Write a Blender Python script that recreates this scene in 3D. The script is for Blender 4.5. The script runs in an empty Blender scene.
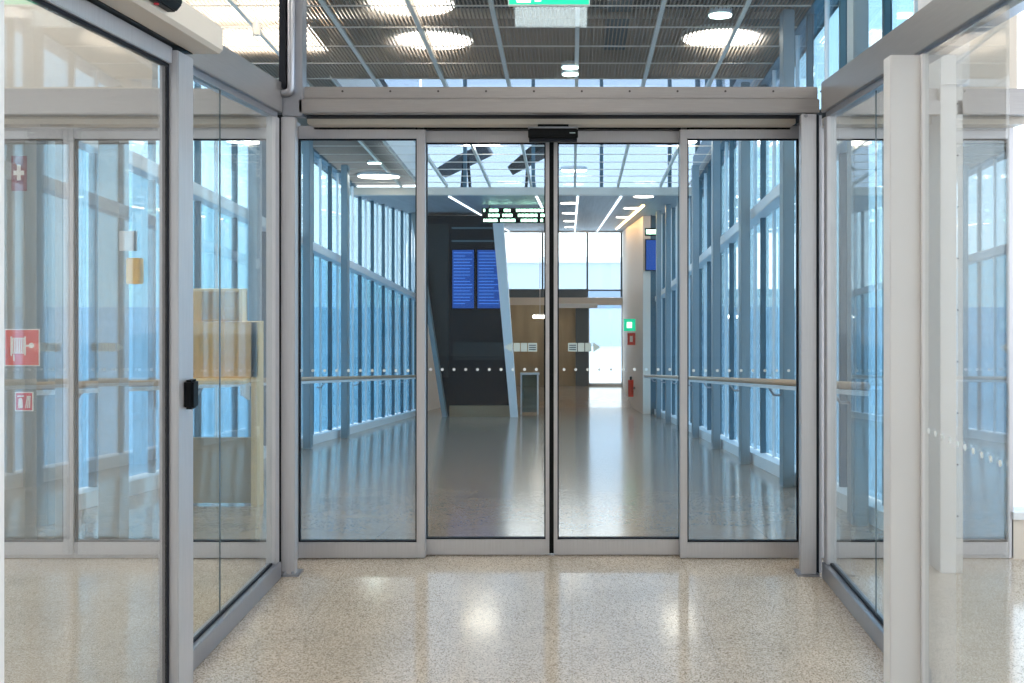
import bpy, bmesh, math, random
from mathutils import Vector
random.seed(7)
S = bpy.context.scene
C = S.collection

# ------------------------------------------------------------------ camera
EYE = 1.6
cd = bpy.data.cameras.new('camera')
cam = bpy.data.objects.new('camera', cd); C.objects.link(cam)
cam.location = (0, 0, EYE); cam.rotation_euler = (math.pi/2, 0, 0)
cd.sensor_width = 36; cd.lens = 36*1000/1024
cd.shift_x = -60/1024; cd.shift_y = -73.5/1024
cd.clip_start = .05; cd.clip_end = 600
S.camera = cam

# ------------------------------------------------------------------ world: bright overcast sky
W = bpy.data.worlds.new('sky'); S.world = W; W.use_nodes = True
nt = W.node_tree; nt.nodes.clear()
def wn(t): return nt.nodes.new(t)
wo = wn('ShaderNodeOutputWorld'); wb = wn('ShaderNodeBackground'); tc = wn('ShaderNodeTexCoord')
sx = wn('ShaderNodeSeparateXYZ'); cr = wn('ShaderNodeValToRGB'); nz = wn('ShaderNodeTexNoise'); mx = wn('ShaderNodeMix')
nt.links.new(tc.outputs['Generated'], sx.inputs[0]); nt.links.new(sx.outputs['Z'], cr.inputs[0])
cr.color_ramp.elements[0].position = 0.0; cr.color_ramp.elements[0].color = (.93, .97, 1, 1)
cr.color_ramp.elements[1].position = .5; cr.color_ramp.elements[1].color = (.62, .80, 1.0, 1)
nz.inputs['Scale'].default_value = 3; nz.inputs['Detail'].default_value = 5
nt.links.new(tc.outputs['Generated'], nz.inputs['Vector'])
mx.data_type = 'RGBA'; mx.blend_type = 'MULTIPLY'; mx.inputs[0].default_value = .25
nt.links.new(cr.outputs[0], mx.inputs[6]); nt.links.new(nz.outputs[0], mx.inputs[7])
nt.links.new(mx.outputs[2], wb.inputs[0]); wb.inputs[1].default_value = 2.1
nt.links.new(wb.outputs[0], wo.inputs[0])

S.view_settings.view_transform = 'Standard'; S.view_settings.look = 'None'
S.view_settings.gamma = 1; S.view_settings.use_curve_mapping = False
S.view_settings.exposure = 0.82
cy = S.cycles
cy.transparent_max_bounces = 32; cy.max_bounces = 9; cy.diffuse_bounces = 4; cy.glossy_bounces = 5
cy.caustics_reflective = False; cy.sample_clamp_indirect = 6
try: cy.use_denoising = True
except Exception: pass

# ------------------------------------------------------------------ materials
def new_mat(name):
    m = bpy.data.materials.new(name); m.use_nodes = True
    return m, m.node_tree, m.node_tree.nodes['Principled BSDF']
def plain(name, col, rough=.5, metal=0, spec=.5, noise=0, nscale=20, stretch=None, bump=0):
    m, t, b = new_mat(name)
    b.inputs['Base Color'].default_value = (*col, 1); b.inputs['Roughness'].default_value = rough
    b.inputs['Metallic'].default_value = metal; b.inputs['Specular IOR Level'].default_value = spec
    if noise:
        n = t.nodes.new('ShaderNodeTexNoise'); n.inputs['Scale'].default_value = nscale; n.inputs['Detail'].default_value = 4
        g = t.nodes.new('ShaderNodeTexCoord'); mp = t.nodes.new('ShaderNodeMapping')
        if stretch: mp.inputs['Scale'].default_value = stretch
        t.links.new(g.outputs['Object'], mp.inputs[0]); t.links.new(mp.outputs[0], n.inputs['Vector'])
        r = t.nodes.new('ShaderNodeValToRGB')
        r.color_ramp.elements[0].position = .3; r.color_ramp.elements[1].position = .7
        r.color_ramp.elements[0].color = (*[c*(1-noise) for c in col], 1); r.color_ramp.elements[1].color = (*[min(1, c*(1+noise)) for c in col], 1)
        t.links.new(n.outputs[0], r.inputs[0]); t.links.new(r.outputs[0], b.inputs['Base Color'])
        if bump:
            bp = t.nodes.new('ShaderNodeBump'); bp.inputs['Strength'].default_value = bump; bp.inputs['Distance'].default_value = .002
            t.links.new(n.outputs[0], bp.inputs['Height']); t.links.new(bp.outputs[0], b.inputs['Normal'])
    return m
def emis(name, col, s):
    m, t, b = new_mat(name)
    b.inputs['Base Color'].default_value = (*col, 1)
    b.inputs['Emission Color'].default_value = (*col, 1); b.inputs['Emission Strength'].default_value = s
    return m
def glass(name, tint, f0=.043, power=5.0, haze=0, hazecol=(.8, .85, .9)):
    """clear pane: transparency and mirror mixed by the angle of view (Schlick)"""
    m = bpy.data.materials.new(name); m.use_nodes = True; t = m.node_tree; t.nodes.clear()
    N = t.nodes.new; L = t.links.new
    o = N('ShaderNodeOutputMaterial'); g = N('ShaderNodeNewGeometry')
    d = N('ShaderNodeVectorMath'); d.operation = 'DOT_PRODUCT'
    L(g.outputs['Normal'], d.inputs[0]); L(g.outputs['Incoming'], d.inputs[1])
    a = N('ShaderNodeMath'); a.operation = 'ABSOLUTE'; L(d.outputs['Value'], a.inputs[0])
    s = N('ShaderNodeMath'); s.operation = 'SUBTRACT'; s.inputs[0].default_value = 1; L(a.outputs[0], s.inputs[1])
    p = N('ShaderNodeMath'); p.operation = 'POWER'; L(s.outputs[0], p.inputs[0]); p.inputs[1].default_value = power
    f = N('ShaderNodeMath'); f.operation = 'MULTIPLY_ADD'; L(p.outputs[0], f.inputs[0]); f.inputs[1].default_value = 1-f0; f.inputs[2].default_value = f0
    tr = N('ShaderNodeBsdfTransparent'); tr.inputs[0].default_value = (*tint, 1)
    gl = N('ShaderNodeBsdfGlossy'); gl.inputs['Roughness'].default_value = 0; gl.inputs['Color'].default_value = (.97, .98, 1, 1)
    mix = N('ShaderNodeMixShader'); L(f.outputs[0], mix.inputs[0])
    if haze:
        df = N('ShaderNodeBsdfDiffuse'); df.inputs[0].default_value = (*hazecol, 1)
        mh = N('ShaderNodeMixShader'); mh.inputs[0].default_value = haze
        L(tr.outputs[0], mh.inputs[1]); L(df.outputs[0], mh.inputs[2]); L(mh.outputs[0], mix.inputs[1])
    else: L(tr.outputs[0], mix.inputs[1])
    L(gl.outputs[0], mix.inputs[2]); L(mix.outputs[0], o.inputs[0])
    return m
def terrazzo(name, base, dark, light, rough, scale=130, tile=.6):
    m, t, b = new_mat(name); N = t.nodes.new; L = t.links.new
    g = N('ShaderNodeTexCoord')
    v = N('ShaderNodeTexVoronoi'); v.inputs['Scale'].default_value = scale; L(g.outputs['Object'], v.inputs['Vector'])
    r = N('ShaderNodeValToRGB'); r.color_ramp.interpolation = 'CONSTANT'
    e = r.color_ramp.elements; e[0].position = 0; e[0].color = (*dark, 1); e[1].position = .2; e[1].color = (*base, 1)
    e2 = e.new(.62); e2.color = tuple(c*.9 for c in base)+(1,); e3 = e.new(.8); e3.color = (*light, 1)
    sp = N('ShaderNodeSeparateColor'); L(v.outputs['Color'], sp.inputs[0]); L(sp.outputs[0], r.inputs[0])
    n = N('ShaderNodeTexNoise'); n.inputs['Scale'].default_value = 2.5; n.inputs['Detail'].default_value = 3; L(g.outputs['Object'], n.inputs['Vector'])
    nr = N('ShaderNodeMapRange'); nr.inputs[1].default_value = .3; nr.inputs[2].default_value = .7; nr.inputs[3].default_value = .9; nr.inputs[4].default_value = 1.06
    L(n.outputs[0], nr.inputs[0])
    mu = N('ShaderNodeMix'); mu.data_type = 'RGBA'; mu.blend_type = 'MULTIPLY'; mu.inputs[0].default_value = 1
    L(r.outputs[0], mu.inputs[6]); L(nr.outputs[0], mu.inputs[7])
    bk = N('ShaderNodeTexBrick'); bk.offset = 0; bk.inputs['Scale'].default_value = 1
    bk.inputs['Brick Width'].default_value = tile; bk.inputs['Row Height'].default_value = tile; bk.inputs['Mortar Size'].default_value = .0022
    bk.inputs['Color1'].default_value = bk.inputs['Color2'].default_value = (1, 1, 1, 1); bk.inputs['Mortar'].default_value = (.86, .83, .79, 1)
    L(g.outputs['Object'], bk.inputs['Vector'])
    m2 = N('ShaderNodeMix'); m2.data_type = 'RGBA'; m2.blend_type = 'MULTIPLY'; m2.inputs[0].default_value = 1
    L(mu.outputs[2], m2.inputs[6]); L(bk.outputs['Color'], m2.inputs[7]); L(m2.outputs[2], b.inputs['Base Color'])
    b.inputs['Roughness'].default_value = rough; b.inputs['Specular IOR Level'].default_value = .5
    return m

M = dict(
    alu=plain('satin_aluminium', (.58, .57, .59), .38, .55, noise=.05, nscale=6, stretch=(40, 40, 1)),
    alu_h=plain('satin_aluminium_beam', (.38, .36, .355), .32, .6, noise=.05, nscale=6, stretch=(1, 1, 40)),
    alu_w=plain('pale_coated_aluminium', (.80, .79, .785), .45, .1),
    steel=plain('brushed_steel', (.40, .41, .45), .3, .8, noise=.08, nscale=5, stretch=(1, 40, 1)),
    cover=plain('warm_white_cover', (.74, .66, .57), .45, .1),
    black=plain('black_plastic', (.004, .005, .006), .4, 0, .15),
    gasket=plain('black_gasket', (.012, .014, .02), .6, 0, .2),
    screw=plain('screw', (.08, .07, .07), .4, .8),
    clear=glass('clear_glass', (.965, .985, .985)),
    door=glass('door_glass', (.95, .97, .97), f0=.022),
    side=glass('side_glass', (.93, .955, .95), f0=.03, power=5.6, haze=.015),
    leafg=glass('veiled_leaf_glass', (.94, .955, .95), f0=.06, power=3.7, haze=.075, hazecol=(.86, .78, .69)),  # warm diffuse haze put into the glass as its pale reflection veil
    skyg=glass('solar_control_glass', (.54, .61, .68), f0=.04),
    grey=glass('grey_glass', (.40, .445, .47), f0=.05, haze=.2, hazecol=(.45, .5, .53)),
    transom=glass('transom_glass', (.86, .88, .90), f0=.06),
    up=glass('pale_blue_glass', (.67, .80, .865), f0=.04),
    low=glass('deep_blue_glass', (.38, .585, .69), f0=.04),
    rup=glass('right_blue_glass', (.54, .70, .775), f0=.04),
    rlow=glass('right_lower_glass', (.48, .645, .73), f0=.04),
    fin=plain('teal_grey_fin', (.07, .145, .19), .4, .3),
    greycol=plain('warm_grey_column', (.40, .375, .35), .5),
    col=plain('blue_grey_column', (.24, .315, .36), .45, .2),
    rail=plain('wall_rail', (.80, .83, .86), .4, .1),
    wood=plain('birch_plywood', (.97, .56, .19), .45, noise=.10, nscale=6, stretch=(1, 1, .12)),
    woodl=plain('birch_edge', (.96, .70, .36), .5),
    handrail=plain('oak_handrail', (.50, .36, .25), .35),
    white=plain('white_paint', (.82, .83, .84), .5),
    sill=plain('white_sill', (.85, .88, .90), .4),
    terr=terrazzo('polished_terrazzo', (.62, .52, .42), (.31, .25, .19), (.76, .66, .55), .12, 230),
    ramp=terrazzo('ramp_floor', (.36, .275, .205), (.32, .245, .185), (.40, .31, .235), .15, 90, 1.2),
    slat=plain('ceiling_slat', (.40, .34, .28), .5, .3),
    rib=plain('ceiling_rib', (.85, .77, .67), .5, .1),
    dark=plain('dark_plenum', (.035, .04, .047), .8),
    lowceil=plain('grey_metal_ceiling', (.30, .31, .33), .45, .2, noise=.15, nscale=2, stretch=(14, .2, 1)),
    navy=plain('dark_glossy_cladding', (.004, .009, .015), .3, 0, .25),
    navy2=plain('dark_grey_cladding', (.02, .028, .032), .5, 0, .3),
    lean=plain('white_leaning_column', (.80, .82, .85), .45),
    leang=plain('grey_leaning_column', (.22, .25, .26), .45),
    peach=plain('warm_plaster', (.88, .76, .66), .6),
    tan=plain('tan_wood_panel', (.46, .36, .22), .45, noise=.15, nscale=3, stretch=(1, 1, .15)),
    dgrey=plain('dark_grey_steel', (.10, .13, .15), .4, .3),
    red=plain('sign_red', (.80, .06, .03), .45),
    red2=plain('sign_crimson', (.66, .03, .06), .45),
    maroon=plain('sign_maroon', (.22, .01, .02), .45),
    wink=plain('sign_white', (.92, .90, .86), .5),
    signback=emis('sign_back_glow', (.85, .97, .95), 3.4),
    green=emis('exit_green', (.0, .55, .30), .55),
    gwhite=emis('exit_white', (.85, 1, .92), .8),
    yellow=plain('yellow_box', (1, .56, .0), .4),
    screen=emis('blue_screen', (.006, .06, .30), .3),
    scrline=emis('screen_text', (.08, .26, .75), .5),
    led=emis('led_text', (.55, 1, .72), 3.5),
    lamp=emis('lamp_diffuser', (1, .93, .82), 6.5),
    lampc=emis('small_lamp', (.80, 1, .88), 4.5),
    tube=emis('linear_light', (.86, .93, 1), 1.5),
    warmtube=emis('warm_linear_light', (1, .62, .25), 11),
    dot=plain('frosted_dot', (.88, .93, .95), .6),
    stick=plain('pale_sticker', (.55, .66, .66), .5),
    stickd=plain('sticker_print', (.09, .14, .19), .5),
    hall=plain('hall_wall', (.66, .62, .57), .7),
    hceil=plain('hall_ceiling', (.58, .54, .49), .7, noise=.12, nscale=3, stretch=(1, 20, 1)),
    snow=plain('snowy_ground', (.88, .87, .87), .9, noise=.12, nscale=.05),
    bld=plain('far_building', (.50, .56, .62), .8),
    bldw=plain('far_building_windows', (.22, .30, .40), .3),
    brown=plain('brown_panel', (.34, .24, .15), .5),
)
# the tiny print on the door sensor
# ------------------------------------------------------------------ mesh helpers
class MB:
    def __init__(s): s.v = []; s.f = []
    def add(s, v, f):
        n = len(s.v); s.v += [tuple(p) for p in v]; s.f += [tuple(i+n for i in q) for q in f]; return s
    def box(s, x0, x1, y0, y1, z0, z1):
        v = [(x, y, z) for z in (z0, z1) for y in (y0, y1) for x in (x0, x1)]
        return s.add(v, [(0, 2, 3, 1), (4, 5, 7, 6), (0, 1, 5, 4), (2, 6, 7, 3), (0, 4, 6, 2), (1, 3, 7, 5)])
    def sbox(s, x0, x1, y0, y1, za0, za1, zb0, zb1):
        """box running along Y whose bottom/top heights differ at y0 (za) and y1 (zb)"""
        v = [(x0, y0, za0), (x1, y0, za0), (x0, y1, zb0), (x1, y1, zb0), (x0, y0, za1), (x1, y0, za1), (x0, y1, zb1), (x1, y1, zb1)]
        return s.add(v, [(0, 2, 3, 1), (4, 5, 7, 6), (0, 1, 5, 4), (2, 6, 7, 3), (0, 4, 6, 2), (1, 3, 7, 5)])
    def prism(s, pts, a, b, axis='y'):
        """polygon in the plane across `axis`, extruded a..b"""
        def P(p, t):
            return (p[0], t, p[1]) if axis == 'y' else (t, p[0], p[1]) if axis == 'x' else (p[0], p[1], t)
        n = len(pts); v = [P(p, a) for p in pts]+[P(p, b) for p in pts]
        f = [tuple(range(n)), tuple(range(2*n-1, n-1, -1))]+[(i, i+n, (i+1) % n+n, (i+1) % n) for i in range(n)]
        return s.add(v, f)
    def disc(s, c, r, h, axis='z', n=24, ry=None):
        ry = ry or r
        pts = [(c[0 if axis != 'x' else 1]+r*math.cos(2*math.pi*i/n), (c[1] if axis == 'z' else c[2])+ry*math.sin(2*math.pi*i/n)) for i in range(n)]
        k = {'x': 0, 'y': 1, 'z': 2}[axis]
        return s.prism(pts, c[k], c[k]+h, axis)
    def tube(s, pts, r, n=12):
        rings = []
        P = [Vector(p) for p in pts]
        for i, p in enumerate(P):
            d = ((P[i]-P[i-1]).normalized() if i else Vector()) + ((P[i+1]-P[i]).normalized() if i < len(P)-1 else Vector())
            d.normalize(); u = d.cross(Vector((0, 1, 0.01))).normalized(); w = d.cross(u)
            rings.append([p+r*(math.cos(2*math.pi*k/n)*u+math.sin(2*math.pi*k/n)*w) for k in range(n)])
        v = [q for R in rings for q in R]; f = []
        for i in range(len(P)-1):
            for k in range(n): f.append((i*n+k, i*n+(k+1) % n, (i+1)*n+(k+1) % n, (i+1)*n+k))
        f += [tuple(range(n)), tuple(range((len(P)-1)*n, len(P)*n))]
        return s.add(v, f)
    def build(s, name, mat, parent=None, bevel=0, smooth=False, at=None):
        org = Vector(parent['_o']) if parent is not None else (Vector(at) if at else Vector((0, 0, 0)))
        me = bpy.data.meshes.new(name); me.from_pydata([Vector(v)-org for v in s.v], [], s.f)
        bm = bmesh.new(); bm.from_mesh(me); bmesh.ops.recalc_face_normals(bm, faces=bm.faces)
        if bevel: bmesh.ops.bevel(bm, geom=bm.edges[:], offset=bevel, segments=2, affect='EDGES', clamp_overlap=True)
        bm.to_mesh(me); bm.free()
        if smooth:
            for p in me.polygons: p.use_smooth = True
        me.materials.append(M[mat] if isinstance(mat, str) else mat)
        o = bpy.data.objects.new(name, me); C.objects.link(o); o['_o'] = tuple(org)
        if parent is not None:
            o.parent = parent
            if parent.type == 'MESH': pass
        elif at: o.location = at
        return o
def tag(o, label, cat, kind=None, group=None):
    o['label'] = label; o['category'] = cat
    if kind: o['kind'] = kind
    if group: o['group'] = group
    return o
def thing(name, loc, label, cat, kind=None, group=None):
    o = bpy.data.objects.new(name, None); C.objects.link(o); o.location = loc; o['_o'] = tuple(loc); o.empty_display_size = .1
    return tag(o, label, cat, kind, group)
def box(*a): return MB().box(*a)

# ------------------------------------------------------------------ layout (metres; Y runs away from the camera)
SL = .104                       # fall of the ramp
Y0, Y1 = 5.62, 28.7             # start and foot of the ramp
def ramp(y): return 0 if y < Y0 else -(min(y, Y1)-Y0)*SL
CH = 4.21                       # ceiling height over the ramp
def rc(y): return ramp(y)+CH
LOW = -(Y1-Y0)*SL               # lower floor level
YC = 24.15
XL, XR = -3.75, 2.13            # glazed walls of the passage
YE = 34.0                       # far wall
LC = 2.86                       # level ceiling beyond the beam
YB = 17.2
XA, XB = -1.50, 1.29            # vestibule side glass

# ------------------------------------------------------------------ floors, ground
def struct(o, label, cat): return tag(o, label, cat, 'structure')
struct(box(-7.2, 5.2, -7.2, Y0-.02, -.2, 0).build('floor', 'terr'), 'polished beige speckled terrazzo floor of the glass vestibule', 'floor')
fr = MB().sbox(XL-.1, XR+.1, Y0-.02, Y1, -.25, 0, LOW-.25, LOW).build('floor', 'ramp')
struct(fr, 'dark brown glossy ramp floor sloping down behind the doors', 'floor')
struct(box(XL-.1, 2.3, Y1, YE+1.5, LOW-.2, LOW).build('floor', 'ramp'), 'level glossy floor at the foot of the ramp', 'floor')
struct(box(-160, 160, -100, 220, -7.2, -7).build('ground', 'snow'), 'snowy pale ground outside the glass walls', 'ground')

# ------------------------------------------------------------------ hall round the camera
HC = 4.25
struct(box(-7.2, 5.2, -7.2, Y0, HC, HC+.2).build('ceiling', 'hceil'), 'warm grey slatted ceiling of the hall above the vestibule', 'ceiling')
wl = thing('wall_left', (-7.1, 0, 0), 'pale hall wall with tall windows left of the vestibule', 'wall', 'structure')
box(-7.2, -7.0, -7.2, 5.6, 0, .5).build('dado', 'hall', wl); box(-7.2, -7.0, -7.2, 5.6, 3.6, HC).build('top_panel', 'hall', wl)
for k in range(6): box(-7.2, -7.0, -7.2+k*2.4, -6.3+k*2.4, .5, 3.6).build('pier', 'hall', wl)
struct(box(-7.2, XL-.02, 5.45, 5.6, 0, HC).build('wall_front', 'hall'), 'beige wall beside the left end of the glass front', 'wall')
wb_ = thing('wall_back', (0, -7.1, 0), 'hall wall with tall windows behind the viewer', 'wall', 'structure')
box(-7.2, 5.2, -7.2, -7.0, 0, .4).build('dado', 'hall', wb_); box(-7.2, 5.2, -7.2, -7.0, 3.7, HC).build('top_panel', 'hall', wb_)
box(-5.6, 4.4, -7.2, -7.0, .4, 3.7).build('pier', 'hall', wb_)
# right side: bright glazing
wr = thing('wall_right', (5.1, 0, 0), 'bright full height daylight glazing right of the vestibule', 'wall', 'structure')
box(5.0, 5.2, -7.2, 5.6, 0, .25).build('sill', 'white', wr); box(5.0, 5.2, -7.2, 5.6, 3.9, HC).build('top_panel', 'white', wr)
for k in range(7): box(5.0, 5.1, -7.1+k*2.1, -7.02+k*2.1, .25, 3.9).build('mullion', 'alu_w', wr)

# ------------------------------------------------------------------ glazed passage walls
def curtain(name, side, X, label, mats, colx):
    w = thing(name, (X, Y0, 0), label, 'wall', 'structure')
    n = 17; st = (YC-Y0)/n
    t = .03*side
    def xb(a, b): return (min(a, b), max(a, b))
    for i in range(n+1):
        y = Y0+i*st
        top = rc(y) if y <= YB+.05 else LC+.1
        a, b = xb(X-.045*side, X+.014*side)
        w_ = .022
        MB().sbox(a, b, y-w_, y+w_, ramp(y), top, ramp(y), top).build('mullion', 'fin', w, bevel=.006)
        if i == n: break
        y2 = y+st
        ym = y+st*.5; a, b = xb(X-.02*side, X+.014*side)
        MB().sbox(a, b, ym-.012, ym+.012, ramp(ym), rc(ym) if ym <= YB else LC+.1, ramp(ym), rc(ym) if ym <= YB else LC+.1).build('glazing_bar', 'rail', w)
        top = rc(y) if y <= YB else LC+.1
        top2 = rc(y2) if y2 <= YB+.3 else LC+.1
        a, b = xb(X, X+.012*side)
        e = w_
        ya, yb = y+e, y2-e
        mr = 2.72
        MB().sbox(a, b, ya, yb, ramp(ya)+.13, ramp(ya)+mr, ramp(yb)+.13, ramp(yb)+mr).build('lower_pane', mats[1], w)
        if top-ramp(y) > mr+.3:
            MB().sbox(a, b, ya, yb, ramp(ya)+mr+.12, top, ramp(yb)+mr+.12, top2).build('upper_pane', mats[0], w)
    a, b = xb(X-.13*side, X+.02*side)
    MB().sbox(a, b, Y0, YC, ramp(Y0)+2.72, ramp(Y0)+2.84, ramp(YC)+2.72, ramp(YC)+2.84).build('middle_rail', 'rail', w, bevel=.006)
    a, b = xb(X-.14*side, X+.06*side)
    MB().sbox(a, b, Y0, YC, 0, .12, ramp(YC), ramp(YC)+.12).build('sill', 'sill', w)
    a, b = xb(X-.05*side, X+.15*side)
    MB().sbox(a, b, Y0, YB, rc(Y0)-.02, rc(Y0)+.5, rc(YB)-.02, rc(YB)+.5).build('head_beam', 'fin', w)
    k = 0
    while True:
        y = 6.6+2.2*k; k += 1
        if y > (23.5 if side > 0 else 16): break
        top = rc(y) if y <= YB else LC
        a, b = xb(colx, colx+.10*side)
        MB().box(a, b, y, y+.17, ramp(y)-.01, top).build('column', 'col', w, bevel=.008)
    return w
curtain('wall_left', -1, XL, 'long blue tinted glass wall with fins on the left of the ramp', ('up', 'low'), -3.46)
curtain('wall_right', 1, XR, 'long blue tinted glass wall with grey columns on the right of the ramp', ('rup', 'rlow'), 1.86)

def handrail(side, x, label, ya, yb, nb):
    h = thing('handrail', (x, ya, ramp(ya)), label, 'handrail')
    z = .93
    MB().tube([(x, ya, ramp(ya)+z), (x, yb, ramp(yb)+z)], .026, 14).build('grip', 'handrail', h, smooth=True)
    MB().sbox(x-.014, x+.014, ya, yb, ramp(ya)+z-.058, ramp(ya)+z-.028, ramp(yb)+z-.058, ramp(yb)+z-.028).build('carrier_bar', 'rail', h)
    for k in range(nb):
        y = 6.71+2.2*k
        if y > yb: break
        MB().tube([(x, y, ramp(y)+z-.05), (x+.05*side, y, ramp(y)+z-.12), (x+.11*side, y, ramp(y)+z-.12)], .011, 8).build('bracket', 'steel', h)
handrail(-1, -3.29, 'wood topped handrail along the left glass wall of the ramp', 5.95, 22.6, 9)
handrail(1, 1.75, 'wood topped handrail along the right glass wall of the ramp', 5.95, 24.0, 9)

# ------------------------------------------------------------------ slatted ceiling over the ramp
ce = thing('ceiling', (0, Y0, CH), 'metal slat ceiling sloping down over the ramp', 'ceiling', 'structure')
YO = 10.85; XO0, XO1 = -2.6, 2.0
sl = MB()
x = XL+.03
while x < XR-.02:
    yend = YO if XO0 < x < XO1 else YB
    sl.sbox(x, x+.006, Y0, yend, rc(Y0), rc(Y0)+.034, rc(yend), rc(yend)+.034)
    x += .036
sl.build('slats', 'slat', ce)
for xr in (-2.93, -2.15, -1.41, -.70, .05, .79, 1.52):
    MB().sbox(xr-.019, xr+.019, Y0, YB, rc(Y0)-.02, rc(Y0)+.03, rc(YB)-.02, rc(YB)+.03).build('rib', 'rib', ce)
y = 6.0
while y < YB-.1:
    MB().box(XL+.02, XR-.02, y-.006, y+.006, rc(y)-.014, rc(y)-.002).build('cross_wire', 'rib', ce)
    y += .54
# plenum above
def plen(x0, x1, y0, y1, h=.75):
    MB().sbox(x0, x1, y0, y1, rc(y0)+h, rc(y0)+h+.1, rc(y1)+h, rc(y1)+h+.1).build('plenum_roof', 'dark', ce)
plen(XL-.2, XR+.2, Y0, YO); plen(XL-.2, XO0, YO, YB); 
MB().sbox(XL-.2, XL-.1, Y0, YB, rc(Y0), rc(Y0)+.85, rc(YB), rc(YB)+.85).build('plenum_side', 'dark', ce)
MB().sbox(XR+.1, XR+.2, Y0, YB, rc(Y0), rc(Y0)+.85, rc(YB), rc(YB)+.85).build('plenum_side', 'dark', ce)
MB().sbox(XO0-.03, XO0, YO, YB, rc(YO), rc(YO)+.6, rc(YB), rc(YB)+.6).build('opening_side', 'rib', ce)
MB().box(XO0, XR, YO, YO+.05, rc(YO)-.01, rc(YO)+.8).build('opening_edge', 'slat', ce)
for yy, zz, r in ((8.75, .35, .06), (9.75, .30, .05), (7.4, .3, .06)):
    MB().tube([(XL, yy, rc(yy)+zz), (XR, yy, rc(yy)+zz)], r).build('service_pipe', 'rib', ce, smooth=True)
for i, xx in enumerate((-2.5, .35, 1.75)):
    MB().sbox(xx, xx+.22, Y0, YO, rc(Y0)+.3, rc(Y0)+.5, rc(YO)+.3, rc(YO)+.5).build('service_duct', ('brown', 'fin', 'fin')[i], ce)

# disc lamps above / between the slats
def disc_lamp(x, y, r, label, mat='lamp', dz=.06, group=None, z=None):
    z = (rc(y)+dz) if z is None else z
    t = thing('ceiling_lamp', (x, y, z), label, 'lamp', group=group)
    MB().disc((x, y, z), r, .012, 'z', 32).build('diffuser', mat, t)
    MB().disc((x, y, z+.013), r*1.06, .05, 'z', 32).build('housing', 'white', t)
    return t
disc_lamp(-1.42, 8.85, .37, 'large round lamp seen at the very top of the transom glass, left', dz=.05)
disc_lamp(-1.36, 9.85, .37, 'large round lamp above slats, second from top, left of exit sign')
disc_lamp(1.46, 9.78, .37, 'large round lamp above slats right of the exit sign')
disc_lamp(-1.28, 14.1, .27, 'round lamp above the left sliding door leaf, against sky', dz=.02)
disc_lamp(.03, 16.0, .20, 'round lamp hanging just right of the door sensor, against sky', dz=.02)
disc_lamp(1.5, 14.0, .24, 'round lamp near the top of the right sliding door leaf', dz=.02)
disc_lamp(-3.15, 16.3, .33, 'round lamp in the slat ceiling over the left glass wall', dz=-.02)
disc_lamp(1.32, 8.9, .10, 'small green tinted downlight above the right large lamp', 'lampc', -.03)
disc_lamp(-.02, 10.42, .085, 'small green tinted downlight above the door centre, upper of two', 'lampc', -.03)
disc_lamp(-.02, 10.66, .085, 'small green tinted downlight above the door centre, lower of two', 'lampc', -.03)
disc_lamp(-3.0, 15.2, .10, 'small downlight just above the round lamp by the left glass wall', 'lampc', -.03)
for x, y, w_ in ((-2.6, 7.3, 'left'), (-.3, 7.3, 'middle'), (1.3, 7.3, 'right'), (-2.5, 6.45, 'nearest left'), (-.3, 6.2, 'nearest middle'), (1.3, 6.2, 'nearest right')):  # added above the view to brighten the upper ramp and the stand
    disc_lamp(x, y, .36, 'added unseen fill lamp just behind the glass front, '+w_, dz=-.03)
lp = thing('ceiling_light_panel', (-3.15, 9, rc(9)), 'long bright luminous ceiling panel seen over the left side beam', 'lamp')
for ya, yb in ((8.05, 8.6), (8.72, 9.25), (9.4, 10.1)):
    MB().sbox(-3.68, -2.45, ya, yb, rc(ya)+.05, rc(ya)+.07, rc(yb)+.05, rc(yb)+.07).build('diffuser', 'lamp', lp)
sp = thing('spotlight', (-2.87, 9.1, rc(9.1)), 'small white cylindrical spotlight under the bright ceiling panel', 'lamp')
MB().disc((-2.87, 9.1, rc(9.1)-.13), .035, .12, 'z').build('body', 'rib', sp)
MB().disc((-2.87, 9.1, rc(9.1)-.01), .012, .05, 'z').build('stem', 'rib', sp)

# ------------------------------------------------------------------ glazed lightwell over the ramp
cl = thing('window_1', (0, YB, 3), 'high blue sky window band above the pale cross beam', 'window', 'structure')
MB().box(XL-.1, XR+.1, YB, YB+.28, LC, 2.99).build('cross_beam', 'cover', cl)
MB().box(XO0, XR, YB+.1, YB+.112, 2.99, 6.0).build('pane', 'skyg', cl)
for k in range(5):
    x = -3.03+k*1.18
    if x > XO0: MB().box(x-.03, x+.03, YB+.06, YB+.16, 2.99, 6).build('mullion', 'fin', cl)
MB().box(XO0, XR, YB+.05, YB+.15, 5.95, 6.05).build('head_bar', 'fin', cl)
rf = thing('window_2', (0, 14, 6.05), 'glass roof of the light well above the ramp', 'window', 'structure')
MB().box(XO0, XR+.1, YO, YB+.1, 6.05, 6.065).build('pane', 'skyg', rf)
for k in range(3): MB().box(XO0, XR+.1, YO+k*3.1, YO+.08+k*3.1, 5.95, 6.05).build('glazing_bar', 'fin', rf)
sd = thing('window_3', (XR, 14, 4), 'glazed right side of the light well', 'window', 'structure')
MB().prism([(YO, rc(YO)+.5), (YB, rc(YB)+.5), (YB, 6), (YO, 6)], XR+.02, XR+.03, 'x').build('pane', 'skyg', sd)
for k in range(6): MB().box(XR-.02, XR+.06, YO+k*1.25, YO+.05+k*1.25, rc(YO+k*1.25)+.4, 6).build('mullion', 'fin', sd)
MB().prism([(YO, rc(YO)+.5), (YB, rc(YB)+.5), (YB, 6), (YO, 6)], XO0-.03, XO0-.02, 'x').build('left_pane', 'skyg', rf)
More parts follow.
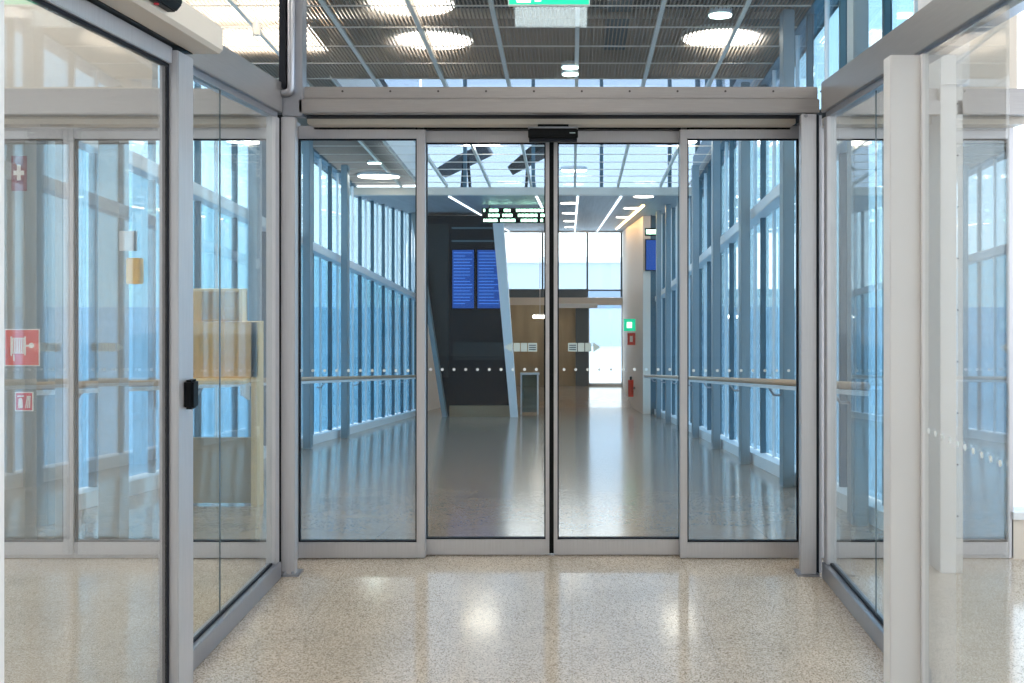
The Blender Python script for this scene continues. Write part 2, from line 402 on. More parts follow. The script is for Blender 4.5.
# tilted roof wings on V struts just outside the band
def wing(x0, z0, x1, z1, y, th, mat, label, strut_x, depth=1.6):
    t = thing('roof_wing', (strut_x, y, 2.99), label, 'roof panel')
    MB().prism([(x0, z0), (x1, z1), (x1+.02, z1+th), (x0+(x1-x0)*.45, z0+(z1-z0)*.45+th*1.1)], y, y+depth, 'y').build('panel', mat, t)
    zt = z0+(z1-z0)*(strut_x-x0)/(x1-x0)
    for dx in (-.09, .09):
        MB().tube([(strut_x+dx, y+.4, 2.86), (strut_x+dx*.35, y+.4, zt+.04)], .028, 8).build('strut', 'dgrey', t)
    return t
struct(box(XL-.3, XR+.3, YB+.3, YB+4, LC+.06, LC+.13).build('ceiling', 'dark'), 'flat roof outside the high window band', 'roof')
wing(-2.45, 3.35, -1.55, 3.78, YB+.6, .06, 'lowceil', 'dark tilted roof wing on V struts, left of two against the sky', -1.93)
wing(-1.15, 3.40, -.30, 3.85, YB+.6, .13, 'brown', 'brown tilted roof wing on V struts, right of two against the sky', -.76)

# ------------------------------------------------------------------ low level ceiling
lc = thing('ceiling', (0, YB, LC), 'level grey ceiling with linear lights at the far end', 'ceiling', 'structure')
MB().box(XL-.1, 2.3, YB+.28, YE+.2, LC, LC+.05).build('ceiling_panel', 'lowceil', lc)
for xr in (-2.15, -.62, .10, .86):
    MB().box(xr-.018, xr+.018, YB+.3, YE, LC-.02, LC).build('linear_light', 'tube', lc)
MB().box(1.405, 1.445, 20, 32, LC-.03, LC).build('warm_linear_light', 'warmtube', lc)
for i, (x, y) in enumerate(((1.26, 17.6), (1.26, 21), (1.26, 24.7), (0-.05, 19.4), (-.05, 22.9), (-.05, 26.8), (-.05, 30.7))):
    disc_lamp(x, y, .17, 'round downlight in the far level ceiling, %s row' % ('right' if x > 1 else 'left'), 'lamp', z=LC-.014,
              group='right row of far downlights' if x > 1 else 'left row of far downlights')

# ------------------------------------------------------------------ dark leaning portal with screens
YP = 22.9
def PX(px, y): return (px-572)*y/1000
def PZ(py, y): return EYE-(py-268)*y/1000
zp = ramp(YP)
pw = thing('dark_portal', (-2.4, YP, zp), 'dark glossy leaning block standing on the ramp, holding blue screens', 'wall block')
MB().prism([(-2.86, zp), (-1.36, zp), (-1.78, LC-.06), (-3.62, LC-.06)], YP, YP+1.2).build('cladding', 'navy', pw)
MB().prism([(-3.05, zp+.9), (-2.82, zp+.9), (-2.82, LC-.25), (-3.35, LC-.25)], YP-.05, YP).build('side_panel', 'navy2', pw)
for z in (PZ(228, YP), PZ(241, YP)):
    MB().box(-2.75, -1.75, YP-.04, YP, z-.02, z+.02).build('groove_strip', 'fin', pw)
MB().box(-2.8, -1.4, YP-.06, YP, zp+.0, zp+.25).build('plinth', 'brown', pw)
MB().box(-2.72, -1.55, YP-.03, YP, PZ(360, YP), PZ(342, YP)).build('bench_panel', 'navy2', pw)
def display(x0, x1, label, seed):
    rnd = random.Random(seed)
    y = YP-.12; z0, z1 = PZ(308, YP), PZ(250, YP)
    t = thing('departure_screen', ((x0+x1)/2, y, z0), label, 'screen')
    MB().box(x0-.03, x1+.03, y, y+.1, z0-.03, z1+.03).build('casing', 'black', t)
    MB().box(x0, x1, y-.006, y, z0, z1).build('screen', 'screen', t)
    n = 17
    for k in range(n):
        z = z1-.06-k*(z1-z0-.1)/n
        MB().box(x0+.03, x1-rnd.choice((.04, .09, .2)), y-.009, y-.0065, z-.013, z).build('text_row', 'scrline', t)
display(PX(453, YP), PX(474.5, YP), 'blue flight information screen, left of the pair on dark block', 1)
display(PX(478, YP), PX(503, YP), 'blue flight information screen, right of the pair on dark block', 2)
MB0 = MB().prism([(-1.38, zp-.02), (-1.22, zp-.02), (-1.56, LC-.02), (-1.80, LC-.02)], YP-.45, YP-.2)
tag(MB0.build('leaning_column', 'lean', at=(0, 0, 0)), 'white leaning column at the right edge of the dark block', 'column')
# handed grey leaning column
tag(MB().prism([(-2.93, zp-.02), (-2.83, zp-.02), (-3.54, LC-.01), (-3.64, LC-.01)], YP-.3, YP-.07).build('leaning_column', 'leang'), 'grey leaning column at the left edge of the dark block', 'column')
# led boards
def led(x0, x1, y, z0, z1, label, rows, seed):
    rnd = random.Random(seed)
    t = thing('led_board', ((x0+x1)/2, y, z0), label, 'display board')
    MB().box(x0, x1, y, y+.08, z0, z1).build('housing', 'black', t)
    h = (z1-z0)/rows
    for r in range(rows):
        xx = x0+.03
        while xx < x1-.05:
            l = rnd.choice((.03, .05, .08))
            if rnd.random() < .8: MB().box(xx, xx+l, y-.006, y, z0+r*h+h*.25, z0+r*h+h*.8).build('lit_character', 'led', t)
            xx += l+.018
    for xx in (x0+.15, x1-.15): MB().box(xx-.01, xx+.01, y+.03, y+.05, z1, LC).build('hanger', 'dgrey', t)
led(PX(482, 20), PX(546, 20), 20, PZ(223, 20), PZ(208, 20), 'green lit text imitating a reflected sign, left of the door centre', 3, 3)  # glowing marks stand in for a sign reflected in the door glass
led(PX(645, 23.8), PX(658, 23.8), 23.8, PZ(236, 23.8), PZ(228, 23.8), 'small lit board above the blue screen by the right glass wall', 1, 4)
# glass balustrade by the column
bl = thing('glass_balustrade', (-1.0, 24, ramp(24)), 'short glass balustrade with handrail beside the white leaning column', 'balustrade')
y = 24
MB().box(-1.22, -.80, y, y+.012, ramp(y)+.05, ramp(y)+.95).build('pane', 'low', bl)
MB().box(-1.24, -.78, y-.02, y+.03, ramp(y)+.95, ramp(y)+1.0).build('top_rail', 'white', bl)
for x in (-1.22, -.82): MB().box(x-.02, x+.02, y-.01, y+.03, ramp(y), ramp(y)+.97).build('post', 'rail', bl)

# right hand far side: plaster wall, screens
struct(box(1.72, 1.9, 24.2, YE, LOW-.3, LC).build('wall_right', 'peach'), 'warm lit plaster wall at the far right of the passage', 'wall')
struct(box(1.9, XR+.15, 24.2, 24.4, LOW-.3, LC).build('wall_front', 'fin'), 'narrow teal wall end beside the plaster wall', 'wall')
t = thing('departure_screen', (1.95, 24.1, 1.5), 'small blue screen by the right glass wall beside the plaster wall', 'screen')
MB().box(PX(645.5, 24), PX(657.5, 24), 24.1, 24.19, PZ(271, 24), PZ(239, 24)).build('casing', 'black', t)
MB().box(PX(646.5, 24), PX(656.5, 24), 24.09, 24.1, PZ(270, 24), PZ(240, 24)).build('screen', 'screen', t)
# escape and fire signs on the plaster wall corner
t = thing('escape_sign', (1.55, 27, 0), 'small green and white escape sign projecting from the plaster wall', 'sign')
y = 27
MB().box(1.40, 1.71, y, y+.03, PZ(331, y), PZ(319, y)).build('board', 'green', t)
MB().box(1.48, 1.62, y-.004, y, PZ(328, y), PZ(322, y)).build('arrow', 'gwhite', t)
t = thing('fire_sign', (1.6, 27, -.3), 'small red fire sign below the green escape sign', 'sign')
MB().box(1.50, 1.71, y, y+.03, PZ(345, y), PZ(333, y)).build('board', 'red', t)
MB().box(1.56, 1.64, y-.004, y, PZ(342, y), PZ(336, y)).build('symbol', 'wink', t)
t = thing('fire_extinguisher', (1.62, 27.2, LOW), 'small red extinguisher at the foot of the plaster wall', 'fire extinguisher')
z = ramp(27.2)+.35
MB().disc((1.6, 27.2, z), .075, .45, 'z').build('cylinder', 'red', t, smooth=False)
MB().disc((1.6, 27.2, z+.45), .03, .09, 'z').build('valve', 'black', t)
MB().box(1.6, 1.72, 27.17, 27.23, z+.2, z+.26).build('bracket', 'dgrey', t)

# far wall
fw = thing('wall_far', (0, YE, LOW), 'far wall with tan panels, grey pillar and glass above', 'wall', 'structure')
ZB0, ZB1 = PZ(305, YE), PZ(297.5, YE)
MB().box(XL, 1.72, YE-.1, YE+.1, ZB0, ZB1).build('lintel', 'cover', fw)
MB().box(XL, .52, YE-.05, YE+.1, ZB1, PZ(289, YE)).build('dark_band', 'dgrey', fw)
MB().box(XL, .12, YE, YE+.15, LOW, ZB0).build('tan_panel', 'tan', fw)
MB().box(.12, .55, YE-.15, YE+.15, LOW, ZB0).build('grey_pillar', 'dgrey', fw)
MB().box(-.6, .85, YE-.5, YE-.1, PZ(307.5, YE), PZ(303.5, YE)).build('canopy', 'rail', fw)
MB().box(-.95, -.6, YE-.14, YE, LOW, ZB0).build('dark_reveal', 'navy2', fw)
wn_ = thing('window_4', (0, YE, 1), 'large white daylight window in the far wall above the lintel', 'window', 'structure')
MB().box(XL, 1.72, YE, YE+.012, PZ(289, YE), LC).build('pane', 'clear', wn_)
for x in (-2.6, -1.0, .52, 1.68): MB().box(x-.03, x+.03, YE-.04, YE+.06, PZ(297, YE), LC).build('mullion', 'dgrey', wn_)
MB().box(.5, 1.72, YE-.04, YE+.06, PZ(291, YE), PZ(289.5, YE)).build('sill_bar', 'dgrey', wn_)
MB().box(XL, 1.72, YE-.06, YE+.05, LC-.06, LC).build('head_bar', 'white', wn_)
fd = thing('door_1', (1.1, YE, LOW), 'overexposed white glass door in the far wall', 'door', 'structure')
MB().box(.58, 1.68, YE+.02, YE+.032, LOW+.08, ZB0).build('pane', 'clear', fd)
MB().box(.55, 1.72, YE, YE+.06, LOW, LOW+.08).build('bottom_rail', 'rail', fd)
MB().box(.55, .59, YE, YE+.06, LOW, ZB0).build('frame', 'rail', fd); MB().box(1.68, 1.72, YE, YE+.06, LOW, ZB0).build('frame', 'rail', fd)
struct(box(XL-.2, XL, YC+.05, YE+.2, LOW-.3, LC).build('wall_left', 'hall'), 'pale wall behind the dark block', 'wall')
tb = thing('low_lamp', (-1.1, 33, .0), 'small glowing strip lamp under the far lintel', 'lamp')
MB().box(PX(533, 33), PX(547, 33), 32.9, 33.0, PZ(318, 33), PZ(315.5, 33)).build('tube', 'lamp', tb); MB().box(PX(533, 33), PX(547, 33), 32.92, 33.04, PZ(315.5, 33), PZ(314, 33)).build('housing', 'white', tb)
MB().box(PX(540, 33)-.01, PX(540, 33)+.01, 32.95, 32.97, PZ(314, 33), LC).build('hanger', 'white', tb)

# buildings outside the far window
def building(x, y, w, d, z1, label):
    t = thing('terminal_building', (x, y, -7), label, 'building')
    MB().box(x-w/2, x+w/2, y, y+d, -7, z1).build('wall', 'bld', t)
    MB().box(x-w/2+1, x+w/2-1, y-.1, y, z1-5, z1-3).build('window_band', 'bldw', t)
    MB().box(x-w/2-.5, x+w/2+.5, y-.6, y+d, z1, z1+.6).build('roof_edge', 'snow', t)
building(0, 110, 26, 20, 2.2, 'pale long building seen faintly through the far window')
building(-70, 60, 40, 20, 1.0, 'low pale building outside the left glass wall')
building(70, 50, 30, 20, 1.5, 'low pale building outside the right glass wall')

# ------------------------------------------------------------------ wooden stand behind left glass
yk = 7.55; zk = ramp(yk)
X0k, X1k = PX(180, yk), PX(257, yk)
kd = thing('wooden_stand', ((X0k+X1k)/2, yk, zk), 'pale birch plywood stand with open top box, seen through left side glass', 'stand')
MB().box(X0k, X1k, yk, yk+.02, PZ(378, yk), PZ(322, yk)).build('front_panel', 'wood', kd, bevel=.002)
MB().box(X0k, X0k+.02, yk+.02, yk+.16, zk-.03, PZ(322, yk)).build('side_panel', 'woodl', kd)
MB().box(X1k-.045, X1k, yk, yk+.16, ramp(yk+.16), PZ(322, yk)+.0).build('side_panel', 'woodl', kd)
MB().box(X0k+.02, X1k-.045, yk+.02, yk+.14, PZ(322, yk)-.02, PZ(322, yk)).build('top_board', 'woodl', kd)
MB().box(X0k, X1k-.05, yk-.17, yk+.1, PZ(382, yk), PZ(378, yk)).build('shelf', 'woodl', kd)
MB().prism([(yk-.17, PZ(382, yk)), (yk, PZ(382, yk)), (yk, PZ(400, yk)), (yk-.17, PZ(392, yk))], X1k-.07, X1k-.055, 'x').build('shelf_bracket', 'alu_w', kd)
tx0, tx1 = PX(180, yk), PX(241, yk); tz0, tz1 = PZ(322, yk), PZ(289, yk)
MB().box(tx0, tx1, yk+.03, yk+.15, tz1-.02, tz1).build('box_top', 'woodl', kd)
MB().box(tx1-.022, tx1, yk+.03, yk+.15, tz0, tz1-.02).build('box_side', 'woodl', kd); MB().box(tx0, tx0+.15, yk+.03, yk+.05, tz0, tz1-.02).build('box_front', 'wood', kd)
MB().box(tx0, tx1, yk+.13, yk+.15, tz0, tz1-.02).build('box_back', 'wood', kd)
MB().box(tx0+.15, tx1-.022, yk+.035, yk+.041, tz0+.02, tz1-.02).build('box_pane', 'side', kd)
MB().box(X0k+.02, X1k-.045, yk+.11, yk+.13, zk+.0, PZ(440, yk)).build('back_panel', 'tan', kd)

# ------------------------------------------------------------------ GLASS FRONT
YF, YS, YH = 5.50, 5.56, 5.19
def frame_pane(root, x0, x1, y, zb, zt, sl_, sr_, rb, rt, glassm='door', mat='alu', t=.05, bev=.003):
    """stiles, rails, gasket and pane of one glazed leaf (glass from zb..zt)"""
    if sl_: MB().box(x0-sl_, x0, y, y+t, zb-rb, zt+rt).build('stile', mat, root, bevel=bev)
    if sr_: MB().box(x1, x1+sr_, y, y+t, zb-rb, zt+rt).build('stile', mat, root, bevel=bev)
    MB().box(x0, x1, y, y+t, zb-rb, zb).build('bottom_rail', 'alu', root, bevel=bev)
    MB().box(x0, x1, y, y+t, zt, zt+rt).build('top_rail', 'alu', root, bevel=bev)
    g = MB(); e = .007
    g.box(x0, x1, y+.01, y+t-.01, zb, zb+e); g.box(x0, x1, y+.01, y+t-.01, zt-e, zt)
    g.box(x0, x0+e, y+.01, y+t-.01, zb+e, zt-e); g.box(x1-e, x1, y+.01, y+t-.01, zb+e, zt-e)
    g.build('gasket', 'gasket', root)
    MB().box(x0+e, x1-e, y+t*.4, y+t*.4+.010, zb+e, zt-e).build('pane', glassm, root)
def dots(root, x0, x1, y, z, px0, step, r=.0085):
    m = MB(); k = 0
    while True:
        x = px0+k*step; k += 1
        if x > x1-.03: break
        if x > x0+.01: m.disc((x, y-.0012, z), r, .001, 'y', 12)
    m.build('dot_markings', 'dot', root)
def fx(px, y): return (px-572)*y/1000
zb, zt = .090, 2.312
ZD = EYE-.102*5.55
f1 = thing('window_5', (fx(357, YF), YF, 0), 'fixed glass panel left of the sliding doors', 'window', 'structure')
frame_pane(f1, fx(298, YF), fx(416.5, YF), YF, zb, zt, 0, .046, .086, .07)
dots(f1, fx(298, YF), fx(416, YF), YF+.02, ZD, fx(300, YF), .0656)
f2 = thing('window_6', (fx(743, YF), YF, 0), 'fixed glass panel right of the sliding doors', 'window', 'structure')
frame_pane(f2, fx(687.5, YF), fx(799, YF), YF, zb, zt, .040, 0, .086, .07)
dots(f2, fx(688, YF), fx(799, YF), YF+.02, ZD, fx(694, YF), .0656)
d1 = thing('door_2', (fx(485, YS), YS, 0), 'left sliding glass door leaf with arrow sticker', 'door', 'structure')
frame_pane(d1, fx(425.5, YS), fx(545.5, YS), YS, zb, zt-.014, .03, .021, .085, .07)
dots(d1, fx(425, YS), fx(545, YS), YS+.02, ZD, fx(430, YS), .0656)
d2 = thing('door_3', (fx(618, YS), YS, 0), 'right sliding glass door leaf with arrow sticker', 'door', 'structure')
frame_pane(d2, fx(557.5, YS), fx(680.5, YS), YS, zb, zt-.014, .021, .03, .085, .07)
dots(d2, fx(557, YS), fx(680, YS), YS+.02, ZD, fx(564, YS), .0656)
MB().box(fx(545.5, YS)+.021, fx(557.5, YS)-.021, YS+.01, YS+.04, .01, 2.36).build('seal_strip', 'black', d1)
# arrow stickers
def arrow(root, xt, dirn, y, z):
    """xt: arrow tip; dirn +1 points right"""
    y -= .0015
    a = MB(); a.prism([(xt, z), (xt-dirn*.04, z+.028), (xt-dirn*.04, z-.028)], y, y+.001)
    a.box(*sorted((xt-dirn*.05, xt-dirn*.085)), y, y+.001, z-.024, z+.024)
    a.box(*sorted((xt-dirn*.09, xt-dirn*.125)), y, y+.001, z-.024, z+.024)
    a.box(*sorted((xt-dirn*.13, xt-dirn*.18)), y, y+.001, z-.024, z+.024)
    a.build('arrow_sticker', 'stick', root)
    b = MB()
    for k in range(3): b.box(*sorted((xt-dirn*.136, xt-dirn*.174)), y-.0012, y-.0004, z-.016+k*.012, z-.010+k*.012)
    b.build('sticker_print', 'stickd', root)
ZA = EYE-(347.5-268)*5.56/1000
arrow(d1, fx(504.5, YS), -1, YS+.02, ZA); arrow(d2, fx(600.5, YS), 1, YS+.02, ZA)

# header
hd = thing('trim_1', (0, YH, 2.36), 'brushed metal header beam over the sliding doors', 'beam', 'structure')
XH0, XH1 = -1.42, 1.285
MB().box(XH0, XH1, YH, YH+.08, 2.405, 2.478).build('beam', 'alu_h', hd, bevel=.004)
MB().box(XH0, XH1, YH+.04, YH+.08, 2.484, 2.548).build('glazing_rail', 'alu_h', hd, bevel=.003)
MB().box(XH0, XH1, YH+.05, YH+.08, 2.476, 2.486).build('joint', 'gasket', hd)
MB().box(XH0, XH1, YH+.08, YF+.2, 2.40, 2.47).build('soffit', 'gasket', hd)
MB().box(-1.42, 1.20, YF-.14, YF+.0, 2.372, 2.412).build('roller_cover', 'cover', hd, bevel=.004)
MB().box(-1.42, 1.20, YF, YF+.16, 2.362, 2.42).build('track', 'black', hd)
for k in range(14):
    x = -1.20+k*.258*.97
    MB().disc((x, YH+.036, 2.524), .0055, .005, 'y', 10).build('screw', 'screw', hd)
# transom
tr = thing('window_7', (0, 5.27, 2.55), 'large transom glass above the header beam', 'window', 'structure')
MB().box(-1.40, 1.275, 5.265, 5.277, 2.548, HC-.05).build('pane', 'transom', tr)
MB().box(-1.40, 1.275, 5.25, 5.29, HC-.05, HC).build('top_rail', 'alu_h', tr)
# corner posts
pl = thing('trim_2', (-1.46, YH, 0), 'left metal corner post of the glass front', 'post', 'structure')
MB().box(fx(281, YH), -1.438, YH, YH+.05, .004, 2.385).build('post', 'alu', pl, bevel=.003)
MB().box(fx(273, YH)-.004, fx(281, YH), YH+.03, YH+.07, .004, 2.4).build('gap', 'gasket', pl)
MB().box(-1.56, fx(298, YF), YH+.05, YF+.05, 0, 2.40).build('return', 'alu', pl)
MB().box(fx(279, YH), fx(299, YH), YH-.012, YH+.09, 0, .012).build('foot_plate', 'steel', pl)
for dx in (.02, .06): MB().disc((fx(281, YH)+dx, YH-.004, .012), .007, .015, 'z', 8).build('anchor_bolt', 'steel', pl)
pr = thing('trim_3', (1.23, YH, 0), 'right metal corner post of the glass front', 'post', 'structure')
MB().box(1.190, fx(816.5, YH), YH, YH+.05, .004, 2.40).build('post', 'alu', pr, bevel=.003)
MB().box(fx(816.5, YH), fx(820.5, YH), YH+.03, YH+.07, .004, 2.4).build('gap', 'gasket', pr)
MB().box(fx(799, YF), fx(799, YF)+.06, YH+.05, YF+.05, 0, 2.40).build('return', 'alu', pr)
MB().box(fx(797.5, YH), fx(819, YH), YH-.012, YH+.09, 0, .012).build('foot_plate', 'steel', pr)
MB().disc((fx(806, YH), YH-.008, 2.39), .009, .01, 'y', 10).build('bolt', 'steel', pr)
# upper left post with bent tube
up = thing('trim_4', (-1.46, YH, 2.4), 'upper left post with bent steel tube beside the transom', 'post', 'structure')
MB().box(-1.505, -1.40, YH+.0, YH+.09, 2.39, HC).build('post', 'steel', up, bevel=.003)
MB().box(-1.512, -1.478, YH-.03, YH-.002, 2.53, HC).build('dark_slot', 'gasket', up)
pts = [(-1.452, YH-.022, HC), (-1.452, YH-.022, 2.53)]+[(-1.477+.025*math.cos(a), YH-.022, 2.53-.025*math.sin(a)) for a in (.4, .8, 1.2, 1.57)]+[(-1.54, YH-.022, 2.505)]
MB().tube(pts, .02, 14).build('bent_tube', 'steel', up, smooth=True)

# door sensor over the centre
ds = thing('door_sensor', (-.1, YF-.17, 2.30), 'black motion sensor bar above the sliding door centre', 'sensor')
xs0, xs1 = fx(528, 5.33), fx(578, 5.33)
MB().box(xs0, xs1, 5.33, 5.38, 2.292, 2.345).build('body', 'black', ds, bevel=.006)
MB().box(xs0, xs1, 5.325, 5.37, 2.345, 2.353).build('top_trim', 'steel', ds)
MB().box(xs0+.005, xs1-.005, 5.34, 5.38, 2.276, 2.291).build('lens_strip', 'gasket', ds)
MB().box(xs1-.045, xs1-.015, 5.3285, 5.33, 2.318, 2.323).build('print', 'stick', ds)
MB().box(xs0+.05, xs1-.05, 5.37, 5.40, 2.30, 2.372).build('mount', 'black', ds)

# ------------------------------------------------------------------ extensions of the glass front
def extension(name, n, xs, label, glassm, ytop=2.31):
    r = thing(name+str(n), ((xs[0]+xs[-1])/2, YF, 0), label, 'window', 'structure')
    for a, b in zip(xs[:-1], xs[1:]): frame_pane(r, a+.03, b-.03, YF, zb, zt, .03, .03, .086, .07, glassm)
    MB().box(xs[0], xs[-1], YH+.05, YH+.12, 2.405, 2.478).build('header', 'alu_h', r)
    MB().box(xs[0], xs[-1], YH+.09, YH+.12, 2.484, 2.548).build('upper_rail', 'alu_h', r)
    MB().box(xs[0], xs[-1], YF-.14, YF, 2.372, 2.412).build('cover', 'cover', r)
    MB().box(xs[0], xs[-1], YH+.12, YF+.1, 2.412, 2.47).build('soffit', 'gasket', r)
    return r
e1 = extension('window_', 8, (-3.74, -2.77, -1.58), 'glass front continuing left of the vestibule behind side glass', 'door')
MB().box(-3.74, -2.30, YF-.02, YF+.06, 2.55, HC).build('upper_panel', 'cover', e1)
for a_, b_ in ((2, 27), (57, 66), (100, 121)):
    MB().box(PX(a_, 5.6), PX(b_, 5.6), 5.58, 5.70, 0, HC).build('support_column', 'greycol', e1)
e2 = extension('window_', 9, (1.36, 1.93), 'glass front continuing right of the vestibule behind side glass', 'door')
pz = thing('trim_5', (2.0, YF, 0), 'pale end post of the glass front at the far right', 'post', 'structure')
MB().box(1.93, 2.05, YH+.05, YF+.08, 0, 2.56).build('post', 'alu_w', pz, bevel=.003)
for k in range(9): MB().disc((1.99+.03, YH+.045, .3+k*.27), .005, .005, 'y', 8).build('screw', 'screw', pz)
MB().box(1.93, 2.08, YH+.04, YF+.08, 2.56, HC).build('upper_post', 'alu_w', pz)
e3 = extension('window_', 10, (2.02, 2.43), 'narrow grey blue glazed panel at the far right of the front', 'grey')
MB().box(2.05, 2.44, YF-.02, YF+.1, 2.55, HC).build('upper_panel', 'cover', pz)
e4 = thing('window_11', (3.6, YF, 0), 'white daylight window at the right edge of the view', 'window', 'structure')
MB().box(2.42, 5.0, YF, YF+.1, 0, .22).build('sill', 'cover', e4); MB().box(2.44, 5.0, YF+.03, YF+.042, .26, HC-.3).build('pane', 'clear', e4)
MB().box(2.42, 5.0, YF-.02, YF+.12, .22, .26).build('sill_board', 'white', e4); MB().box(2.42, 5.0, YF, YF+.1, HC-.3, HC).build('head', 'white', e4)

# signs behind the left leaf, fixed on the glass front
ys = YF+.01
def sign_plate(name, x0, x1, z0, z1, mat, label, cat='sign'):
    t = thing(name, ((x0+x1)/2, ys, z0), label, cat)
    MB().box(x0-.006, x1+.006, ys-.004, ys, z0-.006, z1+.006).build('border', 'wink', t)
    MB().box(x0, x1, ys-.006, ys-.004, z0, z1).build('plate', mat, t)
    return t
ysd = ys-.006
x0, x1 = PX(6, ys), PX(39, ys); z0, z1 = PZ(365, ys), PZ(330, ys)
t = sign_plate('hose_reel_sign', x0, x1, z0, z1, 'red', 'square red fire hose reel sign behind the left door leaf')
w = x1-x0; h = z1-z0
m = MB()
m.box(x0+.20*w, x0+.58*w, ysd-.002, ysd, z0+.33*h, z0+.78*h)
m.box(x0+.16*w, x0+.205*w, ysd-.002, ysd, z0+.26*h, z0+.82*h); m.box(x0+.575*w, x0+.62*w, ysd-.002, ysd, z0+.28*h, z0+.82*h)
m.box(x0+.62*w, x0+.72*w, ysd-.002, ysd, z0+.53*h, z0+.58*h)
m.disc((x0+.79*w, ysd-.002, z0+.56*h), .08*w, .002, 'y', 16)
m.box(x0+.24*w, x0+.28*w, ysd-.002, ysd, z0+.12*h, z0+.30*h)
m.build('reel_symbol', 'wink', t)
m = MB()
for k in range(5): m.box(x0+(.25+.07*k)*w, x0+(.262+.07*k)*w, ysd-.003, ysd-.002, z0+.36*h, z0+.75*h)
m.build('reel_lines', 'red', t)
x0, x1 = PX(16.5, ys), PX(32.5, ys); z0, z1 = PZ(410, ys), PZ(393, ys); w = x1-x0; h = z1-z0
t = sign_plate('extinguisher_sign', x0, x1, z0, z1, 'red2', 'small crimson fire extinguisher sign below the hose reel sign')
m = MB().box(x0+.16*w, x0+.42*w, ysd-.002, ysd, z0+.12*h, z0+.52*h); m.disc((x0+.29*w, ysd-.002, z0+.60*h), .12*w, .002, 'y', 12)
m.box(x0+.10*w, x0+.5*w, ysd-.002, ysd, z0+.78*h, z0+.86*h)
for k in range(3): m.prism([(x0+(.58+.12*k)*w, z0+.12*h), (x0+(.64+.12*k)*w, z0+.12*h), (x0+(.76+.08*k)*w, z0+.84*h), (x0+(.70+.08*k)*w, z0+.84*h)], ysd-.002, ysd)
m.build('symbol', 'wink', t)
x0, x1 = PX(12, ys), PX(27, ys); z0, z1 = PZ(191, ys), PZ(156, ys); w = x1-x0; h = z1-z0
t = thing('first_aid_sign', ((x0+x1)/2, ys, z0), 'tall maroon sign with a white cross near the upper left', 'sign')
MB().box(x0, x1, ys-.006, ys, z0, z1).build('plate', 'maroon', t)
MB().box(x0+.38*w, x0+.62*w, ysd-.002, ysd, z0+.3*h, z0+.75*h).box(x0+.15*w, x0+.38*w, ysd-.002, ysd, z0+.45*h, z0+.58*h).box(x0+.62*w, x0+.85*w, ysd-.002, ysd, z0+.45*h, z0+.58*h).build('cross', 'wink', t)
x0, x1 = PX(130.5, ys), PX(144, ys)
t = thing('yellow_call_box', ((x0+x1)/2, ys-.05, PZ(284, ys)), 'small bright yellow wall box behind the left door leaf', 'call box')
MB().box(x0, x1, ys-.06, ys, PZ(284, ys), PZ(258, ys)).build('body', 'yellow', t, bevel=.006)
MB().box(x0+.02, x1-.02, ys-.064, ys-.06, PZ(276, ys), PZ(266, ys)).build('cover', 'yellow', t)
x0, x1 = PX(120, ys), PX(137, ys)
t = thing('notice_plate', ((x0+x1)/2, ys, PZ(251, ys)), 'pale grey plate above the small yellow box', 'plate')
MB().box(x0, x1, ys-.01, ys, PZ(251, ys), PZ(231, ys)).build('plate', 'white', t)
MB().box(x1-.012, x1, ys-.014, ys-.01, PZ(251, ys), PZ(231, ys)).build('edge', 'dgrey', t)

# ------------------------------------------------------------------ SIDE GLASS of the vestibule
def side_panel(n, s, X, label, ya=3.78):
    r = thing('window_%d' % n, (X, 4.5, 0), label, 'window', 'structure')
    def xb(a, b): return (min(a, b), max(a, b))
    a, b = xb(X, X+.07*s)
    MB().box(a, b, ya, YH-.03, 0, .085).build('base_rail', 'steel', r, bevel=.003)
    a, b = xb(X, X+.09*s)
    MB().box(a, b, .6, YH-.01, 2.405, 2.56).build('top_beam', 'alu_h', r, bevel=.003)
    a, b = xb(X+.02*s, X+.07*s)
    MB().box(a, b, .6, YH-.03, 2.375, 2.405).build('glazing_channel', 'steel', r)
    a, b = xb(X+.028*s, X+.042*s)
    MB().box(a, b, ya, YH-.03, .085, .095).build('gasket', 'gasket', r)
    a, b = xb(X+.01*s, X+.06*s)
    MB().box(a, b, YH-.09, YH-.03, .085, 2.375).build('end_frame', 'alu', r, bevel=.003)
    a, b = xb(X+.03*s, X+.041*s)
    ym = 4.36
    MB().box(a, b, ya, ym-.003, .095, 2.375).build('near_pane', 'side', r)
    MB().box(a, b, ym+.003, YH-.09, .095, 2.375).build('far_pane', 'side', r)
    a, b = xb(X+.032*s, X+.039*s)
    MB().box(a, b, ym-.002, ym+.002, .095, 2.375).build('joint', 'dgrey', r)
    return r
side_panel(12, -1, XA, 'fixed glass side wall left of the vestibule with joint and base rail')
side_panel(13, 1, XB, 'fixed glass side wall right of the vestibule with joint and base rail')

# parked sliding leaves of the near door
lf = thing('door_4', (-1.43, 3.1, 0), 'glass door leaf with slim frame at the left edge', 'door', 'structure')
MB().box(-1.468, -1.40, 3.555, 3.70, .02, 2.375).build('stile', 'alu', lf, bevel=.004)
MB().box(-1.468, -1.42, 2.40, 3.555, 2.325, 2.385).build('top_rail', 'alu', lf, bevel=.003)
MB().box(-1.468, -1.40, 2.40, 2.47, .02, 2.385).build('stile', 'alu_w', lf, bevel=.004)
MB().box(-1.468, -1.42, 2.47, 3.555, .02, .075).build('bottom_rail', 'alu', lf, bevel=.003)
MB().box(-1.447, -1.437, 2.478, 3.545, .083, 2.317).build('pane', 'leafg', lf)
g = MB(); g.box(-1.452, -1.432, 2.47, 3.555, 2.313, 2.325); g.box(-1.452, -1.432, 3.543, 3.555, .075, 2.313); g.box(-1.452, -1.432, 2.47, 3.543, .075, .085)
g.build('gasket', 'gasket', lf)
